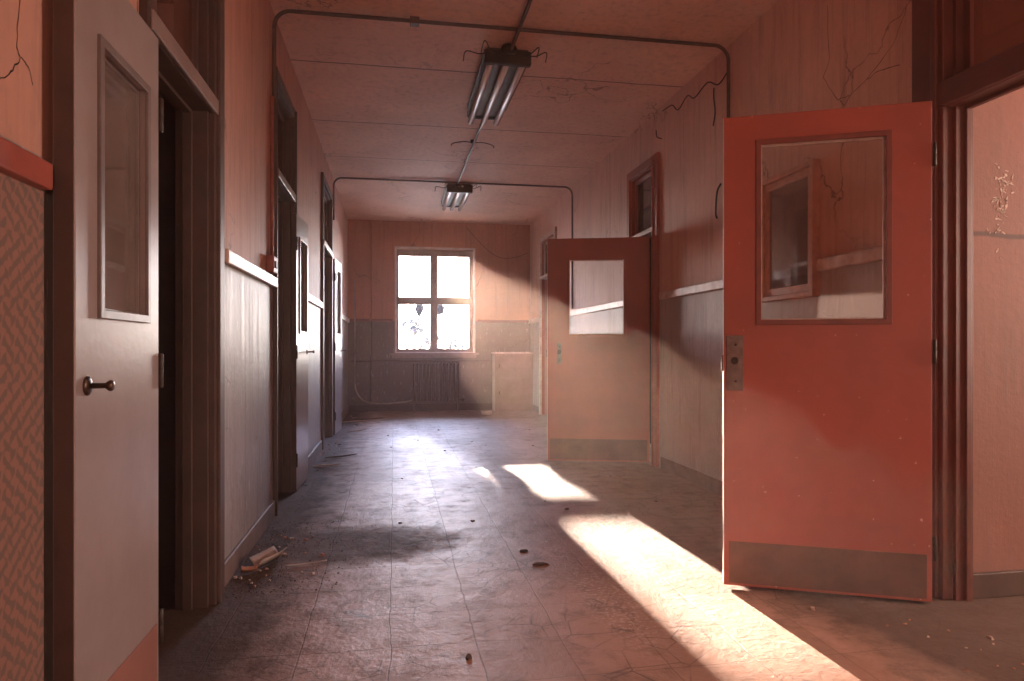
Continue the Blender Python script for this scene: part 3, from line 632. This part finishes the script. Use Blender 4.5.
# ---------------------------------------------------------------- conduits
zc = 3.14
def hoop(Y, xl, xr, zl, zr, r, label):
    q = 0.10
    p = [(xl, Y, zl), (xl, Y, zc - q)] + arc((xl + q, Y, zc - q), q, math.pi, 0.5 * math.pi, (1, 0, 0), (0, 0, 1))[1:] + \
        [(0.3, Y - 0.0, zc), (1.2, Y, zc)] + arc((xr - q, Y, zc - q), q, 0.5 * math.pi, 0, (1, 0, 0), (0, 0, 1)) + [(xr, Y, zr)]
    return pipe('conduit', p, r, M['conduit'], label)
hoop(4.41, XL + 0.016, XR - 0.016, 2.6, 1.56, 0.012, 'sooty conduit looping over the ceiling in front of the first lamp')
hoop(8.62, XL + 0.016, XR - 0.016, 2.62, 1.56, 0.011, 'sooty conduit looping over the ceiling above the farther lamp')
pipe('conduit', [(0.80, YB, zc - 0.02), (0.80, 4.60, zc - 0.022), (0.79, 8.55, zc - 0.022)], 0.013, M['conduit'], 'sooty conduit running along the middle of the ceiling')
pipe('switch_conduit', [(XL + 0.014, 4.345, 1.50), (XL + 0.014, 4.345, 2.58)], 0.011, M['conduit_red'], 'red overpainted conduit rising from the switch box')
sb = tag(MB().box(XL, XL + 0.045, 4.22, 4.36, 1.50, 1.60, 0.006).build('switch_box', M['conduit_red']), 'red overpainted switch box on the wall above the pale rail', 'switch box')
MB().box(XL + 0.045, XL + 0.052, 4.26, 4.32, 1.53, 1.57, 0.002).build('cover', M['conduit'], sb)
tag(MB().box(0.10, 0.16, 4.38, 4.44, 3.115, 3.159, 0.004).build('junction_box', M['conduit']), 'small junction box on the ceiling conduit', 'junction box')

# ---------------------------------------------------------------- fluorescent lamps
def lamp(x, y0, L, label, wires=True):
    r = tag(empty('ceiling_lamp', (x, y0, H), 0.0), label, 'ceiling lamp')
    MB().box(-0.15, 0.15, 0.02, L - 0.05, -0.045, -0.002, 0.008).build('tray', M['conduit'], r)
    for sgn in (-1, 1):
        b = MB(); b.box(sgn * 0.16 - 0.008, sgn * 0.16 + 0.008, 0.02, L * 0.8, -0.055, -0.02, 0.004); b.build('side_rim', M['black_iron'], r)
    for ye, hw, zb in ((0.0, 0.165, -0.12), (L - 0.10, 0.14, -0.06)):
        MB().box(-hw, hw, ye, ye + 0.05, zb, -0.02, 0.01).build('end_cap', M['black_iron'], r)
    for tx in (-0.115, 0.0, 0.115):
        b = MB(); b.tube([(tx, 0.03, -0.088), (tx, 0.05, -0.088), (tx, L - 0.05, -0.088), (tx, L - 0.03, -0.088)], [0.022, 0.025, 0.025, 0.015], 14)
        t = b.build('tube', M['tube'], r, True)
        for ty in (0.035, L - 0.065):
            b = MB(); b.tube([(tx, ty, -0.088), (tx, ty + 0.03, -0.088)], 0.021, 12); b.build('tube_socket', M['black_iron'], t, True)
    if wires:
        for k, (dx, dz) in enumerate(((-0.30, -0.10), (0.26, -0.07), (0.20, -0.04), (-0.18, -0.03))):
            b = MB(); b.tube(MB.smooth([(dx * 0.4, 0.03, -0.03), (dx * 0.7, -0.04, -0.05 + dz * 0.3), (dx, -0.02 - 0.03 * k, dz * 0.6), (dx * 1.05, 0.03, dz - 0.01)]), 0.004, 6)
            b.build('loose_wire', M['black_iron'], r, True)
        b = MB(); b.lathe((0, -0.02, -0.055), (0, 0, 1), [(0, 0.05), (0.02, 0.062), (0.05, 0.05), (0.053, 0.03)], 16); b.build('ceiling_rose', M['black_iron'], r, True)
    return r
lamp(0.79, 4.72, 1.42, 'dead triple fluorescent lamp with loose wires, nearer of the two', True)
lamp(0.83, 8.72, 1.30, 'dead triple fluorescent lamp over the far stretch of corridor', True)
# old ceiling stub with hanging wires between the lamps
hk = tag(empty('ceiling_hook', (0.79, 6.9, H)), 'small ceiling hook with two bowed wires between the lamps', 'hook')
b = MB(); b.lathe((0, 0, -0.03), (0, 0, 1), [(0, 0.02), (0.028, 0.03)], 12); b.build('plate', M['black_iron'], hk, True)
for sgn in (-1, 1):
    b = MB(); b.tube(MB.smooth([(0, 0, -0.025), (sgn * 0.10, 0.0, -0.02), (sgn * 0.2, 0.02, -0.035), (sgn * 0.22, 0.03, -0.06)]), 0.0045, 6); b.build('wire', M['black_iron'], hk, True)
# loose cables sagging at the top of the right wall
def cable(pts, label, r=0.005):
    b = MB(); b.tube(MB.smooth(pts), r, 6); return tag(b.build('loose_cable', M['black_iron'], None, True), label, 'cable')
cable([(XR - 0.01, 4.42, 2.98), (XR - 0.02, 4.55, 2.93), (XR - 0.03, 4.70, 3.00), (XR - 0.04, 4.9, 2.96), (XR - 0.03, 5.05, 3.03), (XR - 0.02, 5.25, 2.99), (XR - 0.01, 5.4, 3.08), (XR - 0.01, 5.6, 3.10)], 'tangled black cable sagging under the ceiling edge')
cable([(XR - 0.02, 4.62, 2.93), (XR - 0.03, 4.60, 2.85), (XR - 0.035, 4.57, 2.74), (XR - 0.02, 4.63, 2.66)], 'black cable end dangling from the ceiling edge beside the pipe')
cable([(XR - 0.01, 4.53, 2.22), (XR - 0.03, 4.55, 2.16), (XR - 0.03, 4.57, 2.02), (XR - 0.015, 4.58, 1.98)], 'short black cable loop on the wall above the pale rail', 0.007)
cable([(XR - 0.01, 5.75, 2.98), (XR - 0.03, 5.68, 2.90), (XR - 0.02, 5.60, 2.86)], 'thin black cable end curling above the transom window')
cable([(1.2, YE - 0.02, 3.08), (1.55, YE - 0.03, 2.72), (1.8, YE - 0.03, 2.58), (2.05, YE - 0.03, 2.60), (2.27, YE - 0.02, 2.68)], 'thin cable drooping across the top of the end wall', 0.004)

# ---------------------------------------------------------------- picture
pr = tag(empty('picture', (XR, 3.67, 1.71), 0), 'tall framed picture in reddish wood seen through the glass of the red door', 'picture')
def ring_yz(y0, y1, z0, z1, w_, x0, x1, nm, m):
    b = MB(); b.ring(y0, y1, z0, z1, y0 + w_, y1 - w_, z0 + w_, z1 - w_, x0, x1, 0.004)
    b.b.transform(Matrix.Rotation(math.pi / 2, 4, 'Z')); return b.build(nm, m, pr)
# after the turn: local x -> y, local y -> -x
ring_yz(-0.275, 0.275, -0.375, 0.375, 0.030, 0.0, 0.050, 'outer_frame', M['frame_wood'])
ring_yz(-0.246, 0.246, -0.346, 0.346, 0.045, 0.0, 0.030, 'inner_frame', M['frame_wood'])
b = MB(); b.box(-0.012, -0.002, -0.205, 0.205, -0.305, 0.305); b.build('print', M['print'], pr)
b = MB(); b.box(-0.015, -0.0125, -0.205, 0.205, -0.305, -0.245); b.build('mount', M['paper'], pr)['label'] = 'pale strip along the bottom of the print'
b = MB(); b.box(-0.021, -0.018, -0.204, 0.204, -0.304, 0.304); b.build('glass', M['glass_door'], pr)

# ---------------------------------------------------------------- paper, chips, grit on the floor
def sheet(name, loc, rz, w_, l_, curl, m, label, cat, group=None, nseg=10, fold=0.0):
    b = MB(); rows = []
    for i in range(nseg + 1):
        u = i / nseg; row = []
        for j in range(5):
            v = j / 4; x = (u - 0.5) * l_; y = (v - 0.5) * w_ * (1 - 0.25 * abs(u - 0.5))
            z = 0.003 + curl * (2 * u - 1) ** 2 + fold * abs(v - 0.5) + random.uniform(-1, 1) * 0.0015 + (0.004 if j in (1, 3) else 0)
            row.append(b.b.verts.new((x, y, max(z, 0.001))))
        rows.append(row)
    for A, B in zip(rows, rows[1:]):
        for j in range(4): b.b.faces.new((A[j], A[j + 1], B[j + 1], B[j]))
    o = b.build(name, m, None, True); o.location = loc; o.rotation_euler = (0, 0, rz)
    s = o.modifiers.new('thick', 'SOLIDIFY'); s.thickness = 0.0015; s.offset = 1
    return tag(o, label, cat, group)
sheet('paper_scrap', (-0.60, 3.47, 0.002), 1.15, 0.085, 0.20, 0.004, M['paper'], 'folded pale paper scrap lying by the first left wall piece', 'paper', fold=0.10)
sheet('paint_flake', (-0.665, 3.345, 0.002), 0.2, 0.05, 0.07, 0.006, M['chip_red'], 'orange flake at the end of the folded paper scrap', 'paint flake', fold=0.04)
sheet('paper_scrap', (1.42, 10.55, 0.002), 0.3, 0.07, 0.16, 0.004, M['rail_pale'], 'white crumpled scrap on the floor in front of the cabinet', 'paper', fold=0.12)
sheet('paper_scrap', (-0.42, 3.42, 0.003), 0.25, 0.012, 0.20, 0.004, M['paper'], 'long thin sliver beside the folded paper scrap', 'paper')
def chip_mesh(r, th):
    b = MB(); k = random.randint(5, 8); st = random.random() * 6
    top = []; bot = []
    for i in range(k):
        t = st + 6.283 * i / k; q = r * random.uniform(0.55, 1.15)
        x, y = q * math.cos(t) * 1.3, q * math.sin(t) * 0.8
        top.append(b.b.verts.new((x * 0.8, y * 0.8, th + random.uniform(0, th)))); bot.append(b.b.verts.new((x, y, 0.0)))
    b.b.faces.new(top); b.b.faces.new(bot[::-1])
    for i in range(k): b.b.faces.new((bot[i], bot[(i + 1) % k], top[(i + 1) % k], top[i]))
    return b
def chip(x, y, r, m, label, group, name='plaster_chip', cat='plaster chip'):
    b = chip_mesh(r, r * (0.35 if r < 0.018 else 0.16)); o = b.build(name, m); o.location = (x, y, 0.0005); o.rotation_euler = (0, 0, random.random() * 6); tag(o, label, cat, group)
for k in range(34):
    y = random.uniform(3.15, 4.0); x = -0.72 + abs(random.gauss(0, 0.22))
    chip(x, y, random.uniform(0.005, 0.014), random.choice([M['chip'], M['chip_red'], M['paper']]), 'small plaster chip among the grit by the paper scrap', 'plaster chips by the paper scrap')
for k in range(22):
    y = random.uniform(5.4, 8.4); x = -0.70 + abs(random.gauss(0, 0.10))
    chip(x, y, random.uniform(0.008, 0.022), random.choice([M['chip'], M['paper'], M['dirt']]), 'plaster chip along the foot of the wall between the left doorways', 'plaster chips between the left doorways')
for k in range(16):
    y = random.uniform(9.2, 10.9); x = -0.68 + abs(random.gauss(0, 0.22))
    chip(x, y, random.uniform(0.012, 0.03), random.choice([M['chip'], M['dirt'], M['dirt']]), 'plaster chip lying in the far left corner of the corridor', 'plaster chips in the far left corner')
for k in range(22):
    y = random.uniform(1.6, 2.9); x = random.uniform(1.75, 2.4)
    if y > 2.4 and x < 2.3: y -= 0.5
    chip(x, y, random.uniform(0.004, 0.009), random.choice([M['chip'], M['chip_red']]), 'tiny pale chip on the dark floor in front of the red door', 'pale chips before the red door')
chip(1.66, 2.50, 0.016, M['chip'], 'orange tinted chip alone on the floor right under the red door', None, 'plaster_chip')
for k in range(26):
    y = random.uniform(2.3, 9.0); x = random.uniform(-0.1, 1.9)
    chip(x, y, random.uniform(0.004, 0.016), M['dirt'], 'dark speck of grit on the open corridor floor', 'dark grit on the corridor floor', 'grit_lump', 'grit')
for x, y, r in ((0.66, 3.46, 0.03), (0.70, 3.24, 0.034), (0.47, 4.12, 0.02)):
    chip(x, y, r, M['dirt'], {0.66: 'dark lump of dirt behind the larger one in mid floor', 0.70: 'larger dark lump of dirt in the middle of the floor', 0.47: 'small dark lump of dirt farther up the mid floor'}[x], None, 'dirt_lump', 'dirt lump')
# splintered laths on the far left floor
for k, (x, y, a, l) in enumerate(((-0.52, 9.9, 0.2, 0.5), (-0.35, 10.15, -0.1, 0.42), (-0.45, 8.75, 0.5, 0.30), (-0.50, 6.7, 0.15, 0.30), (-0.58, 6.2, -0.2, 0.26))):
    b = MB(); b.tube([(-l / 2, 0, 0.008), (-l / 6, 0.012, 0.012), (l / 6, -0.006, 0.02), (l / 2, 0.01, 0.03)], [0.004, 0.009, 0.008, 0.003], 6)
    o = b.build('wood_splinter', M['dirt'] if k % 2 else M['chip']); o.location = (x, y, 0.001); o.rotation_euler = (0, 0, a)
    tag(o, ['pale splinter nearest the end wall corner', 'dark splinter out on the bluish floor by the left corner', 'pale splinter beside the farthest mauve door', 'dark splinter beyond the second left doorway', 'pale splinter at the foot of the wall past the second left doorway'][k], 'splinter')
# loose grit drifted along the left wall: nobody could count it
b = MB()
for k in range(2600):
    if random.random() < 0.55: y = random.uniform(3.05, 4.3); x = XL + 0.02 + abs(random.gauss(0, 0.24))
    else: y = random.uniform(3.0, 11.3); x = XL + 0.02 + abs(random.gauss(0, 0.09))
    r_ = random.uniform(0.001, 0.0042); vs = [b.b.verts.new((x + random.uniform(-1, 1) * r_, y + random.uniform(-1, 1) * r_, z_)) for z_ in (0.0005, 0.0005, 0.0005, r_ * 1.4)]
    for q in ((0, 1, 2), (0, 1, 3), (1, 2, 3), (2, 0, 3)): b.b.faces.new([vs[i] for i in q])
tag(b.build('grit', M['dirt']), 'dark grit and crumbs drifted along the left wall', 'grit', kind='stuff')

# ---------------------------------------------------------------- outdoors beyond the end window
struct(MB().box(-30, 30, YE + 0.3, 80, -1.4, -1.2).build('ground', M['ground']), 'ground outside the end window', 'ground')
def tree(x, y, trunk, crowns, leaf_n, label, leaf=0.11, limbs=()):
    r = tag(empty('tree', (x, y, -1.2)), label, 'tree')
    b = MB(); b.tube([(0, 0, 0), (0.05, 0, trunk * 0.4), (-0.04, 0, trunk * 0.8), (0, 0, trunk)], [0.17, 0.13, 0.10, 0.05], 10)
    for pts, r0, r1 in limbs:
        b.tube(pts, [r0 + (r1 - r0) * i / (len(pts) - 1) for i in range(len(pts))], 8)
    b.build('trunk', M['bark'], r, True)
    b = MB()
    for (cx, cy, cz, rx, ry, rz_), frac in crowns:
        for k in range(int(leaf_n * frac)):
            d = Vector((random.gauss(0, 1), random.gauss(0, 1), random.gauss(0, 1))).normalized() * random.random() ** 0.4
            c = Vector((cx + d.x * rx, cy + d.y * ry, cz + d.z * rz_))
            q = Euler((random.random() * 6, random.random() * 6, random.random() * 6)).to_matrix(); s = leaf * random.uniform(0.6, 1.3)
            b.b.faces.new([b.b.verts.new(c + q @ Vector(p) * s) for p in ((-1, 0, 0), (-0.2, -0.4, 0.05), (0.9, 0, 0), (-0.2, 0.4, 0.05))])
    b.build('foliage', M['leaf'], r)
    return r
# unseen tree added so its dense crown keeps sun off the left-hand panes
tree(-1.35, 31.5, 5.2, [((-0.07, 0, 6.75, 1.50, 1.3, 2.0), 1.0)], 9500, 'dense tall tree, unseen, added to shade the left-hand panes', 0.16)
# added tree; bough and leaf clusters placed to shape the sun patches
tree(-1.6, 16.0, 3.4, [((-0.6, 0, 3.9, 1.1, 0.9, 0.8), 1.0), ((2.18, 0, 3.16, 0.07, 0.08, 0.13), 0.16), ((2.66, 0, 3.16, 0.07, 0.08, 0.13), 0.16)], 900, 'tree added close outside, its level bough shading the sun patch', 0.09,
     limbs=(([(0.0, 0, 2.9), (0.9, 0, 3.28), (2.0, 0, 3.35), (3.2, 0, 3.37)], 0.095, 0.075),))
tree(1.0, 24.0, 2.2, [((0.0, 0, 2.1, 0.75, 0.8, 0.95), 0.6), ((-0.35, 0.2, 3.0, 0.4, 0.5, 0.4), 0.25)], 650, 'small leafy tree showing in the lower left pane', 0.10)
tree(2.35, 27.0, 2.0, [((0, 0, 1.9, 0.7, 0.8, 0.9), 1.0)], 420, 'bushy young tree showing in the lower right pane', 0.11)

# ---------------------------------------------------------------- haze filling the corridor
m, n, bsd = mat('dust haze'); n.nodes.remove(bsd)
vs = N(n, 'ShaderNodeVolumeScatter'); vs.inputs['Color'].default_value = (1.0, 0.70, 0.60, 1); vs.inputs['Density'].default_value = 0.0065; vs.inputs['Anisotropy'].default_value = 0.55
n.links.new(vs.outputs[0], n.nodes['Material Output'].inputs['Volume'])
hz = MB().box(XL + 0.008, XR - 0.001, -1.5, YE - 0.001, 0.001, H - 0.001).build('haze', m)
tag(hz, 'thin dusty haze hanging in the corridor', 'haze', kind='stuff')
